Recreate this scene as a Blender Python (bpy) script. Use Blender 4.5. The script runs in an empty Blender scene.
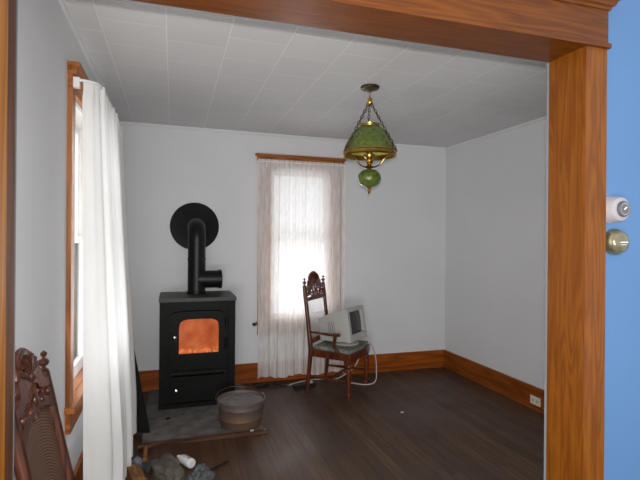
import bpy, bmesh, math, random
from mathutils import Vector, Matrix, noise
random.seed(7)
col = bpy.context.scene.collection
PI = math.pi
# ------------------------------------------------------------------ room numbers (metres)
H = 2.5; D = 4.684; R = 2.9614; L = -0.4965; BB = 0.1866
YF = 1.3229; T = 0.1707; XR = 1.4042; HD = 2.1266; CW = 0.0957; XL = -0.4199
CAM_H = 1.4227

# ------------------------------------------------------------------ materials
def newmat(name):
    m = bpy.data.materials.new(name); m.use_nodes = True
    nt = m.node_tree; nt.nodes.clear()
    out = nt.nodes.new('ShaderNodeOutputMaterial')
    return m, nt, out
def nd(nt, typ, **kw):
    n = nt.nodes.new(typ)
    for k, v in kw.items():
        if k in n.inputs.keys(): n.inputs[k].default_value = v
        else: setattr(n, k, v)
    return n
def ramp(nt, stops):
    r = nt.nodes.new('ShaderNodeValToRGB')
    e = r.color_ramp.elements
    while len(e) < len(stops): e.new(0.5)
    for x, (p, c) in zip(e, stops):
        x.position = p; x.color = (*c, 1)
    return r
def mat(name, color, rough=0.5, metal=0.0, var=0.12, scale=8.0, bump=0.0, bscale=40.0, spec=0.5, stretch=(1, 1, 1), coat=0.0):
    m, nt, out = newmat(name)
    b = nd(nt, 'ShaderNodeBsdfPrincipled', Roughness=rough, Metallic=metal)
    b.inputs['Specular IOR Level'].default_value = spec
    b.inputs['Coat Weight'].default_value = coat
    tc = nd(nt, 'ShaderNodeTexCoord'); mp = nd(nt, 'ShaderNodeMapping'); mp.inputs['Scale'].default_value = stretch
    nt.links.new(tc.outputs['Object'], mp.inputs['Vector'])
    n = nd(nt, 'ShaderNodeTexNoise', Scale=scale, Detail=4.0)
    nt.links.new(mp.outputs[0], n.inputs['Vector'])
    lo = tuple(c * (1 - var) for c in color); hi = tuple(min(1, c * (1 + var)) for c in color)
    r = ramp(nt, [(0.3, lo), (0.7, hi)])
    nt.links.new(n.outputs['Fac'], r.inputs[0]); nt.links.new(r.outputs[0], b.inputs['Base Color'])
    if bump:
        n2 = nd(nt, 'ShaderNodeTexNoise', Scale=bscale, Detail=3.0)
        nt.links.new(mp.outputs[0], n2.inputs['Vector'])
        bp = nd(nt, 'ShaderNodeBump', Strength=bump, Distance=0.01)
        nt.links.new(n2.outputs['Fac'], bp.inputs['Height']); nt.links.new(bp.outputs[0], b.inputs['Normal'])
    nt.links.new(b.outputs[0], out.inputs[0])
    return m
def wood(name, dark, mid, light, axis=2, rough=0.35, scale=9.0, coat=0.15):
    m, nt, out = newmat(name)
    b = nd(nt, 'ShaderNodeBsdfPrincipled', Roughness=rough); b.inputs['Specular IOR Level'].default_value = 0.3; b.inputs['Coat Weight'].default_value = coat; b.inputs['Coat Roughness'].default_value = 0.15
    tc = nd(nt, 'ShaderNodeTexCoord'); mp = nd(nt, 'ShaderNodeMapping')
    s = [1.0, 1.0, 1.0]; s[axis] = 0.09
    mp.inputs['Scale'].default_value = s
    nt.links.new(tc.outputs['Object'], mp.inputs['Vector'])
    n1 = nd(nt, 'ShaderNodeTexNoise', Scale=scale, Detail=2.0, Distortion=0.6)
    nt.links.new(mp.outputs[0], n1.inputs['Vector'])
    mu = nd(nt, 'ShaderNodeMath', operation='MULTIPLY'); mu.inputs[1].default_value = 7.0
    fr = nd(nt, 'ShaderNodeMath', operation='PINGPONG'); fr.inputs[1].default_value = 0.5
    nt.links.new(n1.outputs['Fac'], mu.inputs[0]); nt.links.new(mu.outputs[0], fr.inputs[0])
    mp2 = nd(nt, 'ShaderNodeMapping'); s2 = [1.0, 1.0, 1.0]; s2[axis] = 0.03
    mp2.inputs['Scale'].default_value = s2
    nt.links.new(tc.outputs['Object'], mp2.inputs['Vector'])
    n2 = nd(nt, 'ShaderNodeTexNoise', Scale=110.0, Detail=3.0)
    nt.links.new(mp2.outputs[0], n2.inputs['Vector'])
    ad = nd(nt, 'ShaderNodeMath', operation='MULTIPLY_ADD'); ad.inputs[1].default_value = 0.75
    nt.links.new(n2.outputs['Fac'], ad.inputs[0]); nt.links.new(fr.outputs[0], ad.inputs[2])
    r = ramp(nt, [(0.25, dark), (0.55, mid), (0.85, light)])
    nt.links.new(ad.outputs[0], r.inputs[0]); nt.links.new(r.outputs[0], b.inputs['Base Color'])
    bp = nd(nt, 'ShaderNodeBump', Strength=0.12, Distance=0.003)
    nt.links.new(ad.outputs[0], bp.inputs['Height']); nt.links.new(bp.outputs[0], b.inputs['Normal'])
    nt.links.new(b.outputs[0], out.inputs[0])
    return m
def sheer(name, color, opac_lo, opac_hi, scale, transl=0.5):
    m, nt, out = newmat(name)
    tc = nd(nt, 'ShaderNodeTexCoord')
    mp = nd(nt, 'ShaderNodeMapping'); mp.inputs['Scale'].default_value = (1, 1, 0.15)
    nt.links.new(tc.outputs['Object'], mp.inputs['Vector'])
    n = nd(nt, 'ShaderNodeTexNoise', Scale=scale, Detail=3.0); nt.links.new(mp.outputs[0], n.inputs['Vector'])
    r = ramp(nt, [(0.3, (opac_lo,) * 3), (0.7, (opac_hi,) * 3)])
    nt.links.new(n.outputs['Fac'], r.inputs[0])
    tr = nd(nt, 'ShaderNodeBsdfTransparent')
    df = nd(nt, 'ShaderNodeBsdfDiffuse', Color=(*color, 1)); tl = nd(nt, 'ShaderNodeBsdfTranslucent', Color=(*color, 1))
    m1 = nd(nt, 'ShaderNodeMixShader'); m1.inputs[0].default_value = transl
    nt.links.new(df.outputs[0], m1.inputs[1]); nt.links.new(tl.outputs[0], m1.inputs[2])
    m2 = nd(nt, 'ShaderNodeMixShader')
    nt.links.new(r.outputs[0], m2.inputs[0]); nt.links.new(tr.outputs[0], m2.inputs[1]); nt.links.new(m1.outputs[0], m2.inputs[2])
    nt.links.new(m2.outputs[0], out.inputs[0])
    return m

M = {}
M['wall'] = mat('wall_paint', (0.70, 0.71, 0.73), 0.8, var=0.03, scale=1.5, bump=0.05, bscale=60)
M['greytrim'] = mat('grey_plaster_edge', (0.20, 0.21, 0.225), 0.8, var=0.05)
M['blue'] = mat('blue_wall_paint', (0.088, 0.198, 0.40), 0.6, var=0.03, scale=2, bump=0.04, bscale=90)
M['oak'] = wood('golden_oak_upright', (0.128, 0.033, 0.002), (0.165, 0.047, 0.003), (0.205, 0.063, 0.005), 2, 0.38, 16.0, 0.03)
M['oakx'] = wood('golden_oak_lengthwise', (0.083, 0.020, 0.002), (0.108, 0.028, 0.002), (0.135, 0.038, 0.003), 0, 0.38, 14.0, 0.03)
M['oaklit'] = wood('lit_oak', (0.26, 0.085, 0.006), (0.36, 0.13, 0.010), (0.46, 0.18, 0.02), 2, 0.4, 7.0, 0.03)  # left jamb bead: stronger light put into the oak colour
M['oakdark'] = wood('shaded_oak', (0.06, 0.022, 0.009), (0.10, 0.036, 0.015), (0.13, 0.05, 0.022), 2, 0.5, 7.0, 0.0)  # left jamb lining: same oak with shade put into its colour
M['basex'] = wood('baseboard_wood_x', (0.16, 0.037, 0.004), (0.27, 0.064, 0.007), (0.34, 0.088, 0.011), 0, 0.35, 6.0)
M['basey'] = wood('baseboard_wood_y', (0.13, 0.030, 0.003), (0.22, 0.052, 0.006), (0.28, 0.072, 0.009), 1, 0.35, 6.0)
M['casing'] = wood('window_casing_wood', (0.12, 0.035, 0.008), (0.26, 0.085, 0.02), (0.36, 0.13, 0.035), 2, 0.35, 6.0)
M['casingy'] = wood('window_casing_wood_lengthwise', (0.12, 0.035, 0.008), (0.26, 0.085, 0.02), (0.36, 0.13, 0.035), 0, 0.35, 6.0)
M['chair'] = wood('dark_red_chair_wood', (0.03, 0.007, 0.003), (0.085, 0.020, 0.008), (0.14, 0.036, 0.013), 2, 0.28, 10.0, 0.2)
M['chairdark'] = wood('dark_brown_chair_wood', (0.018, 0.006, 0.004), (0.050, 0.016, 0.010), (0.085, 0.028, 0.017), 2, 0.3, 10.0, 0.2)
M['rustwood'] = wood('worn_brown_wood', (0.03, 0.012, 0.006), (0.075, 0.03, 0.016), (0.11, 0.05, 0.028), 0, 0.6, 12.0, 0.0)
M['orangewood'] = wood('orange_split_wood', (0.1, 0.04, 0.012), (0.20, 0.085, 0.025), (0.28, 0.13, 0.045), 1, 0.6, 14.0, 0.0)
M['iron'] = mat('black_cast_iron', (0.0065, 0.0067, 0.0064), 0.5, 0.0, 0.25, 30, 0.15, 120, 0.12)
M['irontop'] = mat('grey_iron', (0.022, 0.021, 0.019), 0.5, 0.0, 0.3, 14, 0.1, 90)  # greyer iron for the top plate and ash ledge
M['pipe'] = mat('black_stovepipe_steel', (0.005, 0.005, 0.0052), 0.42, 0.0, 0.2, 12, spec=0.3)
M['board'] = mat('matt_black_board', (0.010, 0.010, 0.011), 0.7, var=0.2, spec=0.15)
M['chrome'] = mat('bright_nickel', (0.75, 0.75, 0.75), 0.18, 1.0, 0.05)
M['hearth'] = mat('sooty_grey_hearth', (0.135, 0.128, 0.118), 0.85, 0, 0.4, 9, 0.2, 60)
M['brass'] = mat('aged_brass', (0.50, 0.33, 0.08), 0.28, 1.0, 0.2, 30)
M['darkbrass'] = mat('dark_bronze', (0.10, 0.07, 0.035), 0.35, 0.9, 0.2, 30)
M['glassgreen'] = mat('green_cased_glass', (0.092, 0.132, 0.020), 0.2, 0.0, 0.5, 38, 0.6, 60, 0.5, coat=0.3)
M['shadein'] = mat('yellow_green_shade_lining', (0.36, 0.30, 0.06), 0.4, 0.0, 0.2, 20)
M['chimney'] = mat('frosted_lamp_chimney', (0.75, 0.62, 0.3), 0.25, 0.0, 0.1, 20)
M['ash'] = mat('grey_ash', (0.19, 0.175, 0.165), 0.9, 0, 0.3, 20, 0.5, 60)
M['white'] = mat('white_plastic', (0.78, 0.78, 0.78), 0.4, 0, 0.03)
M['offwhite'] = mat('ivory_outlet_plastic', (0.72, 0.68, 0.56), 0.4, 0, 0.03)
M['dial'] = mat('grey_dial_face', (0.13, 0.135, 0.145), 0.3, 0.3, 0.15, 60)
M['black'] = mat('black_rubber', (0.008, 0.008, 0.008), 0.5, 0, 0.1)
M['cordwhite'] = mat('grey_white_cord', (0.50, 0.48, 0.45), 0.5, 0, 0.05)
M['crt'] = mat('beige_monitor_plastic', (0.47, 0.465, 0.44), 0.55, 0, 0.03)
M['screen'] = mat('dark_tube_glass', (0.020, 0.022, 0.024), 0.12, 0, 0.05)
M['vent'] = mat('grey_vent_slots', (0.24, 0.235, 0.22), 0.6)
M['seat'] = mat('grey_green_patterned_cloth', (0.20, 0.205, 0.175), 0.9, 0, 0.5, 28, 0.3, 150)
M['paper_tan'] = mat('grey_brown_crumpled_paper', (0.10, 0.088, 0.07), 0.9, 0, 0.3, 14, 0.4, 60)
M['paper_blue'] = mat('printed_newsprint_dark', (0.075, 0.085, 0.085), 0.9, 0, 0.75, 45, 0.4, 80)
M['paper_grey'] = mat('pale_grey_newsprint', (0.14, 0.145, 0.16), 0.9, 0, 0.5, 40, 0.4, 80)
M['rag'] = mat('dark_slate_rag', (0.045, 0.055, 0.055), 0.95, 0, 0.4, 25, 0.4, 80)
M['red'] = mat('faded_red_print', (0.36, 0.12, 0.09), 0.6, 0, 0.2, 60)
M['grey'] = mat('grey_print', (0.25, 0.25, 0.26), 0.6, 0, 0.2, 60)
M['scrap'] = mat('white_paper_scrap', (0.6, 0.58, 0.54), 0.8)
M['whiteground'] = mat('added_white_ground', (0.85, 0.86, 0.88), 0.9, 0, 0.04, 0.6)  # added white ground, makes the view through the windows brighter
M['sashpaint'] = mat('white_sash_paint', (0.62, 0.60, 0.57), 0.5, 0, 0.05)
M['sheerback'] = sheer('sheer_voile', (0.97, 0.94, 0.93), 0.58, 0.78, 46, 0.20)
M['sheerleft'] = sheer('dense_sheer_voile', (0.80, 0.80, 0.795), 0.95, 0.99, 30, 0.14)

def m_bucket():
    m, nt, out = newmat('rusty_galvanised_steel')
    b = nd(nt, 'ShaderNodeBsdfPrincipled', Roughness=0.6, Metallic=0.25)
    tc = nd(nt, 'ShaderNodeTexCoord'); sx = nd(nt, 'ShaderNodeSeparateXYZ'); nt.links.new(tc.outputs['Object'], sx.inputs[0])
    n = nd(nt, 'ShaderNodeTexNoise', Scale=9.0, Detail=5.0); nt.links.new(tc.outputs['Object'], n.inputs['Vector'])
    ad = nd(nt, 'ShaderNodeMath', operation='MULTIPLY_ADD'); ad.inputs[1].default_value = 3.5
    nt.links.new(sx.outputs['Z'], ad.inputs[0]); nt.links.new(n.outputs['Fac'], ad.inputs[2])
    r = ramp(nt, [(0.35, (0.10, 0.075, 0.06)), (0.75, (0.16, 0.088, 0.05)), (0.98, (0.12, 0.085, 0.07)), (1.0, (0.125, 0.098, 0.088))])
    nt.links.new(ad.outputs[0], r.inputs[0]); nt.links.new(r.outputs[0], b.inputs['Base Color']); nt.links.new(b.outputs[0], out.inputs[0])
    return m
M['bucket'] = m_bucket()

def m_ceiling():
    m, nt, out = newmat('ceiling_tiles')
    b = nd(nt, 'ShaderNodeBsdfPrincipled', Roughness=0.75)
    tc = nd(nt, 'ShaderNodeTexCoord'); sx = nd(nt, 'ShaderNodeSeparateXYZ'); cx = nd(nt, 'ShaderNodeCombineXYZ')
    nt.links.new(tc.outputs['Object'], sx.inputs[0])
    a1 = nd(nt, 'ShaderNodeMath', operation='ADD'); a1.inputs[1].default_value = -2.41 + 6.0
    a2 = nd(nt, 'ShaderNodeMath', operation='ADD'); a2.inputs[1].default_value = 0.041 + 0.3145 * 6
    nt.links.new(sx.outputs['Y'], a1.inputs[0]); nt.links.new(sx.outputs['X'], a2.inputs[0])
    nt.links.new(a1.outputs[0], cx.inputs[0]); nt.links.new(a2.outputs[0], cx.inputs[1])
    br = nd(nt, 'ShaderNodeTexBrick'); br.offset = 0.5
    br.inputs['Scale'].default_value = 1.0; br.inputs['Brick Width'].default_value = 0.305; br.inputs['Row Height'].default_value = 0.3145
    br.inputs['Mortar Size'].default_value = 0.0028; br.inputs['Mortar Smooth'].default_value = 0.3
    br.inputs['Color1'].default_value = (0.66, 0.66, 0.665, 1); br.inputs['Color2'].default_value = (0.69, 0.69, 0.695, 1); br.inputs['Mortar'].default_value = (0.85, 0.85, 0.85, 1)
    nt.links.new(cx.outputs[0], br.inputs['Vector']); nt.links.new(br.outputs['Color'], b.inputs['Base Color'])
    inv = nd(nt, 'ShaderNodeMath', operation='SUBTRACT'); inv.inputs[0].default_value = 1.0
    nt.links.new(br.outputs['Fac'], inv.inputs[1])
    bp = nd(nt, 'ShaderNodeBump', Strength=0.3, Distance=0.003); nt.links.new(inv.outputs[0], bp.inputs['Height']); nt.links.new(bp.outputs[0], b.inputs['Normal'])
    nt.links.new(b.outputs[0], out.inputs[0])
    return m
M['ceil'] = m_ceiling()

def m_floor():
    m, nt, out = newmat('dark_worn_floorboards')
    b = nd(nt, 'ShaderNodeBsdfPrincipled')
    tc = nd(nt, 'ShaderNodeTexCoord'); sx = nd(nt, 'ShaderNodeSeparateXYZ'); cx = nd(nt, 'ShaderNodeCombineXYZ')
    nt.links.new(tc.outputs['Object'], sx.inputs[0])
    a1 = nd(nt, 'ShaderNodeMath', operation='ADD'); a1.inputs[1].default_value = 9.0
    a2 = nd(nt, 'ShaderNodeMath', operation='ADD'); a2.inputs[1].default_value = 9.0
    nt.links.new(sx.outputs['Y'], a1.inputs[0]); nt.links.new(sx.outputs['X'], a2.inputs[0])
    nt.links.new(a1.outputs[0], cx.inputs[0]); nt.links.new(a2.outputs[0], cx.inputs[1])
    br = nd(nt, 'ShaderNodeTexBrick'); br.offset = 0.37
    br.inputs['Scale'].default_value = 1.0; br.inputs['Brick Width'].default_value = 2.3; br.inputs['Row Height'].default_value = 0.085
    br.inputs['Mortar Size'].default_value = 0.0025; br.inputs['Mortar Smooth'].default_value = 0.2
    br.inputs['Color1'].default_value = (0.72, 0.72, 0.72, 1); br.inputs['Color2'].default_value = (1.18, 1.18, 1.18, 1); br.inputs['Mortar'].default_value = (0.4, 0.4, 0.4, 1)
    nt.links.new(cx.outputs[0], br.inputs['Vector'])
    mp = nd(nt, 'ShaderNodeMapping'); mp.inputs['Scale'].default_value = (1, 0.06, 1); nt.links.new(tc.outputs['Object'], mp.inputs['Vector'])
    g = nd(nt, 'ShaderNodeTexNoise', Scale=45.0, Detail=4.0); nt.links.new(mp.outputs[0], g.inputs['Vector'])
    w = nd(nt, 'ShaderNodeTexNoise', Scale=1.6, Detail=4.0); nt.links.new(tc.outputs['Object'], w.inputs['Vector'])
    r = ramp(nt, [(0.3, (0.040, 0.0175, 0.008)), (0.52, (0.080, 0.040, 0.021)), (0.72, (0.135, 0.074, 0.042))])
    mx = nd(nt, 'ShaderNodeMath', operation='ADD'); h = nd(nt, 'ShaderNodeMath', operation='MULTIPLY'); h.inputs[1].default_value = 0.5
    nt.links.new(g.outputs['Fac'], mx.inputs[0]); nt.links.new(w.outputs['Fac'], mx.inputs[1]); nt.links.new(mx.outputs[0], h.inputs[0]); nt.links.new(h.outputs[0], r.inputs[0])
    mm = nd(nt, 'ShaderNodeMix', data_type='RGBA', blend_type='MULTIPLY'); mm.inputs[0].default_value = 1.0
    nt.links.new(r.outputs[0], mm.inputs[6]); nt.links.new(br.outputs['Color'], mm.inputs[7])
    nt.links.new(mm.outputs[2], b.inputs['Base Color'])
    rr = ramp(nt, [(0.35, (0.38,) * 3), (0.65, (0.6,) * 3)]); nt.links.new(w.outputs['Fac'], rr.inputs[0]); nt.links.new(rr.outputs[0], b.inputs['Roughness'])
    b.inputs['Specular IOR Level'].default_value = 0.35
    bp = nd(nt, 'ShaderNodeBump', Strength=0.25, Distance=0.002); nt.links.new(mm.outputs[2], bp.inputs['Height']); nt.links.new(bp.outputs[0], b.inputs['Normal'])
    nt.links.new(b.outputs[0], out.inputs[0])
    return m
M['floor'] = m_floor()

def m_glass():
    m, nt, out = newmat('window_glass')
    tr = nd(nt, 'ShaderNodeBsdfTransparent'); gl = nd(nt, 'ShaderNodeBsdfGlossy', Roughness=0.03)
    fr = nd(nt, 'ShaderNodeFresnel', IOR=1.45); mx = nd(nt, 'ShaderNodeMixShader')
    nt.links.new(fr.outputs[0], mx.inputs[0]); nt.links.new(tr.outputs[0], mx.inputs[1]); nt.links.new(gl.outputs[0], mx.inputs[2]); nt.links.new(mx.outputs[0], out.inputs[0])
    return m
M['glass'] = m_glass()

def m_fire():
    m, nt, out = newmat('fire_lit_glass')
    tc = nd(nt, 'ShaderNodeTexCoord'); sx = nd(nt, 'ShaderNodeSeparateXYZ'); nt.links.new(tc.outputs['Object'], sx.inputs[0])
    n = nd(nt, 'ShaderNodeTexNoise', Scale=7.0, Detail=4.0); nt.links.new(tc.outputs['Object'], n.inputs['Vector'])
    n2 = nd(nt, 'ShaderNodeTexNoise', Scale=45.0, Detail=2.0); nt.links.new(tc.outputs['Object'], n2.inputs['Vector'])
    r = ramp(nt, [(0.25, (0.30, 0.045, 0.010)), (0.5, (0.46, 0.090, 0.022)), (0.75, (0.62, 0.17, 0.055))]); nt.links.new(n.outputs['Fac'], r.inputs[0])
    # embers glow brighter along the bottom of the firebox (z 0.47 .. 0.50)
    mr = nd(nt, 'ShaderNodeMapRange'); mr.inputs['From Min'].default_value = 0.500; mr.inputs['From Max'].default_value = 0.480
    nt.links.new(sx.outputs['Z'], mr.inputs['Value'])
    th = nd(nt, 'ShaderNodeMath', operation='MULTIPLY'); nt.links.new(mr.outputs[0], th.inputs[0])
    r2 = ramp(nt, [(0.45, (0, 0, 0)), (0.62, (1, 1, 1))]); nt.links.new(n2.outputs['Fac'], r2.inputs[0]); nt.links.new(r2.outputs[0], th.inputs[1])
    mx = nd(nt, 'ShaderNodeMix', data_type='RGBA'); nt.links.new(th.outputs[0], mx.inputs[0]); nt.links.new(r.outputs[0], mx.inputs[6]); mx.inputs[7].default_value = (0.85, 0.22, 0.06, 1)
    e = nd(nt, 'ShaderNodeEmission', Strength=1.0); nt.links.new(mx.outputs[2], e.inputs['Color'])
    gl = nd(nt, 'ShaderNodeBsdfGlossy', Roughness=0.15); ms = nd(nt, 'ShaderNodeMixShader'); ms.inputs[0].default_value = 0.04
    nt.links.new(e.outputs[0], ms.inputs[1]); nt.links.new(gl.outputs[0], ms.inputs[2]); nt.links.new(ms.outputs[0], out.inputs[0])
    return m
M['fire'] = m_fire()

def m_cane():
    m, nt, out = newmat('woven_cane')
    tc = nd(nt, 'ShaderNodeTexCoord')
    b = nd(nt, 'ShaderNodeBsdfPrincipled', Roughness=0.6); tl = nd(nt, 'ShaderNodeBsdfTranslucent')
    n = nd(nt, 'ShaderNodeTexWave', Scale=28.0, Distortion=0.6); n.bands_direction = 'Z'
    nt.links.new(tc.outputs['Object'], n.inputs['Vector'])
    r = ramp(nt, [(0.2, (0.36, 0.36, 0.37)), (0.8, (0.55, 0.56, 0.58))]); nt.links.new(n.outputs['Fac'], r.inputs[0])
    nt.links.new(r.outputs[0], b.inputs['Base Color']); nt.links.new(r.outputs[0], tl.inputs['Color'])
    ms = nd(nt, 'ShaderNodeMixShader'); ms.inputs[0].default_value = 0.6
    nt.links.new(b.outputs[0], ms.inputs[1]); nt.links.new(tl.outputs[0], ms.inputs[2])
    tr = nd(nt, 'ShaderNodeBsdfTransparent'); m2 = nd(nt, 'ShaderNodeMixShader'); m2.inputs[0].default_value = 0.5
    nt.links.new(tr.outputs[0], m2.inputs[1]); nt.links.new(ms.outputs[0], m2.inputs[2]); nt.links.new(m2.outputs[0], out.inputs[0])
    return m
M['cane'] = m_cane()
def m_rush():
    m, nt, out = newmat('brown_woven_cane')
    tc = nd(nt, 'ShaderNodeTexCoord'); b = nd(nt, 'ShaderNodeBsdfPrincipled', Roughness=0.55)
    mp = nd(nt, 'ShaderNodeMapping'); mp.inputs['Location'].default_value = (0, 0, -0.50); nt.links.new(tc.outputs['Object'], mp.inputs['Vector'])
    n = nd(nt, 'ShaderNodeTexWave', Scale=30.0, Distortion=0.8); n.wave_type = 'RINGS'; n.rings_direction = 'X'; nt.links.new(mp.outputs[0], n.inputs['Vector'])
    r = ramp(nt, [(0.2, (0.060, 0.024, 0.013)), (0.8, (0.150, 0.070, 0.040))]); nt.links.new(n.outputs['Fac'], r.inputs[0]); nt.links.new(r.outputs[0], b.inputs['Base Color'])
    bp = nd(nt, 'ShaderNodeBump', Strength=0.4, Distance=0.004); nt.links.new(n.outputs['Fac'], bp.inputs['Height']); nt.links.new(bp.outputs[0], b.inputs['Normal'])
    nt.links.new(b.outputs[0], out.inputs[0])
    return m
M['rush'] = m_rush()

# ------------------------------------------------------------------ mesh helpers
def obj(name, bm, m, parent=None, smooth=False, bevel=0.0, seg=2):
    if bevel:
        es = [e for e in bm.edges if len(e.link_faces) == 2 and e.calc_face_angle(0) > 0.6]
        bmesh.ops.bevel(bm, geom=es, offset=bevel, segments=seg, affect='EDGES', profile=0.6)
    bmesh.ops.recalc_face_normals(bm, faces=bm.faces[:])
    me = bpy.data.meshes.new(name); bm.to_mesh(me); bm.free()
    for mm in (m if isinstance(m, (list, tuple)) else [m]): me.materials.append(mm)
    if smooth:
        for p in me.polygons: p.use_smooth = True
        try: me.set_sharp_from_angle(angle=math.radians(42))
        except Exception: pass
    o = bpy.data.objects.new(name, me); col.objects.link(o)
    if parent is not None: o.parent = parent
    return o
def tag(o, label, cat, group=None, kind=None):
    o['label'] = label; o['category'] = cat
    if group: o['group'] = group
    if kind: o['kind'] = kind
    return o
def thing(name, label, cat, loc=(0, 0, 0), rz=0.0, group=None):
    o = bpy.data.objects.new(name, None); col.objects.link(o); o.empty_display_size = 0.1
    o.location = loc; o.rotation_euler = (0, 0, rz)
    return tag(o, label, cat, group)
def structure(name, bm, m, **kw):
    o = obj(name, bm, m, **kw); o['kind'] = 'structure'; return o
def box(bm, a, b, mi=0):
    (x0, y0, z0), (x1, y1, z1) = a, b
    v = [bm.verts.new(p) for p in [(x0, y0, z0), (x1, y0, z0), (x1, y1, z0), (x0, y1, z0), (x0, y0, z1), (x1, y0, z1), (x1, y1, z1), (x0, y1, z1)]]
    fs = []
    for f in [(0, 3, 2, 1), (4, 5, 6, 7), (0, 1, 5, 4), (1, 2, 6, 5), (2, 3, 7, 6), (3, 0, 4, 7)]:
        fc = bm.faces.new([v[i] for i in f]); fc.material_index = mi; fs.append(fc)
    return fs
def B(a, b):
    bm = bmesh.new(); box(bm, a, b); return bm
def lathe(bm, prof, seg=24, c=(0, 0, 0), axis='Z', cap=True):
    rings = []
    for r, h in prof:
        ring = []
        for i in range(seg):
            t = 2 * PI * i / seg
            p = (r * math.cos(t), r * math.sin(t), h)
            if axis == 'Y': p = (p[0], p[2], p[1])
            if axis == 'X': p = (p[2], p[0], p[1])
            ring.append(bm.verts.new((p[0] + c[0], p[1] + c[1], p[2] + c[2])))
        rings.append(ring)
    for a, b in zip(rings[:-1], rings[1:]):
        for i in range(seg):
            j = (i + 1) % seg
            bm.faces.new((a[i], a[j], b[j], b[i]))
    if cap:
        bm.faces.new(rings[0][::-1]); bm.faces.new(rings[-1])
def spline(pts, n=8):
    pts = [Vector(p) for p in pts]; out = []
    for i in range(len(pts) - 1):
        p0 = pts[max(i - 1, 0)]; p1 = pts[i]; p2 = pts[i + 1]; p3 = pts[min(i + 2, len(pts) - 1)]
        for k in range(n):
            t = k / n
            out.append(0.5 * ((2 * p1) + (-p0 + p2) * t + (2 * p0 - 5 * p1 + 4 * p2 - p3) * t * t + (-p0 + 3 * p1 - 3 * p2 + p3) * t ** 3))
    out.append(pts[-1]); return out
def tube(bm, pts, r, seg=8, flat=None):
    pts = [Vector(p) for p in pts]; n = len(pts)
    rad = r if isinstance(r, (list, tuple)) else [r] * n
    if len(rad) != n:
        rad = [rad[0] + (rad[-1] - rad[0]) * i / (n - 1) for i in range(n)]
    prev = None; rings = []
    for i, p in enumerate(pts):
        t = (pts[min(i + 1, n - 1)] - pts[max(i - 1, 0)]).normalized()
        if prev is None:
            a = Vector((0, 0, 1)) if abs(t.z) < 0.9 else Vector((0, 1, 0))
            u = t.cross(a).normalized()
        else:
            u = (prev - t * prev.dot(t)).normalized()
        prev = u; w = t.cross(u)
        ring = []
        for k in range(seg):
            an = 2 * PI * k / seg
            ring.append(bm.verts.new(p + (u * math.cos(an) + w * math.sin(an) * (flat or 1)) * rad[i]))
        rings.append(ring)
    for a, b in zip(rings[:-1], rings[1:]):
        for k in range(seg):
            j = (k + 1) % seg
            bm.faces.new((a[k], a[j], b[j], b[k]))
    bm.faces.new(rings[0][::-1]); bm.faces.new(rings[-1])
def prism(bm, poly, d0, d1, plane='YZ'):
    """extrude polygon (list of 2-D points) between depths d0 and d1 along the remaining axis"""
    def P(a, b, d):
        return {'YZ': (d, a, b), 'XZ': (a, d, b), 'XY': (a, b, d)}[plane]
    v0 = [bm.verts.new(P(a, b, d0)) for a, b in poly]; v1 = [bm.verts.new(P(a, b, d1)) for a, b in poly]
    bm.faces.new(v0); bm.faces.new(v1[::-1])
    n = len(poly)
    for i in range(n):
        j = (i + 1) % n
        bm.faces.new((v0[i], v1[i], v1[j], v0[j]))
def sphere(bm, c, r, sc=(1, 1, 1), u=12, v=8):
    mt = Matrix.Translation(c) @ Matrix.Diagonal((r * sc[0], r * sc[1], r * sc[2], 1))
    bmesh.ops.create_uvsphere(bm, u_segments=u, v_segments=v, radius=1.0, matrix=mt)

# ------------------------------------------------------------------ the setting
def ceil_z(x, y):   # old ceiling sags a little on the right-hand side
    s = max(0, min(1, (x - L) / (R - L))); t = max(0, (D - y) / 2.0)
    return H - s * (0.018 + 0.022 * t)
bm = bmesh.new()
g = [[bm.verts.new((L - 0.1 + (R - L + 0.2) * i / 6, YF + 0.05 + (D + 0.1 - YF - 0.05) * j / 6, 0)) for j in range(7)] for i in range(7)]
for r_ in g:
    for v in r_: v.co.z = ceil_z(v.co.x, v.co.y)
for i in range(6):
    for j in range(6): bm.faces.new((g[i][j], g[i + 1][j], g[i + 1][j + 1], g[i][j + 1]))
ext = bmesh.ops.extrude_face_region(bm, geom=bm.faces[:])
for v in [e for e in ext['geom'] if isinstance(e, bmesh.types.BMVert)]: v.co.z = H + 0.12
structure('ceiling', bm, M['ceil'])
bm = bmesh.new()
box(bm, (L - 0.12, YF + 0.02, -0.15), (R + 0.12, D + 0.12, 0))
box(bm, (-2.2, -2.2, -0.15), (3.4, YF + 0.02, 0))
structure('floor', bm, M['floor'])

# window openings
WB = (0.935, 1.572, 0.60, 2.135)      # back window: x0 x1 z0 z1
WL = (2.612, 3.36, 0.60, 2.135)       # left window: y0 y1 z0 z1
TH = 0.14
bm = bmesh.new()
box(bm, (L - TH, D, 0), (WB[0], D + TH, H + 0.05)); box(bm, (WB[1], D, 0), (R + TH, D + TH, H + 0.05))
box(bm, (WB[0], D, 0), (WB[1], D + TH, WB[2])); box(bm, (WB[0], D, WB[3]), (WB[1], D + TH, H + 0.05))
structure('wall_back', bm, M['wall'])
bm = bmesh.new()
y0 = YF + 0.02
box(bm, (L - TH, y0, 0), (L, WL[0], H + 0.05)); box(bm, (L - TH, WL[1], 0), (L, D, H + 0.05))
box(bm, (L - TH, WL[0], 0), (L, WL[1], WL[2])); box(bm, (L - TH, WL[0], WL[3]), (L, WL[1], H + 0.05))
structure('wall_left', bm, M['wall'])
structure('wall_right', B((R, y0, 0), (R + TH, D, H + 0.05)), M['wall'])
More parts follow.
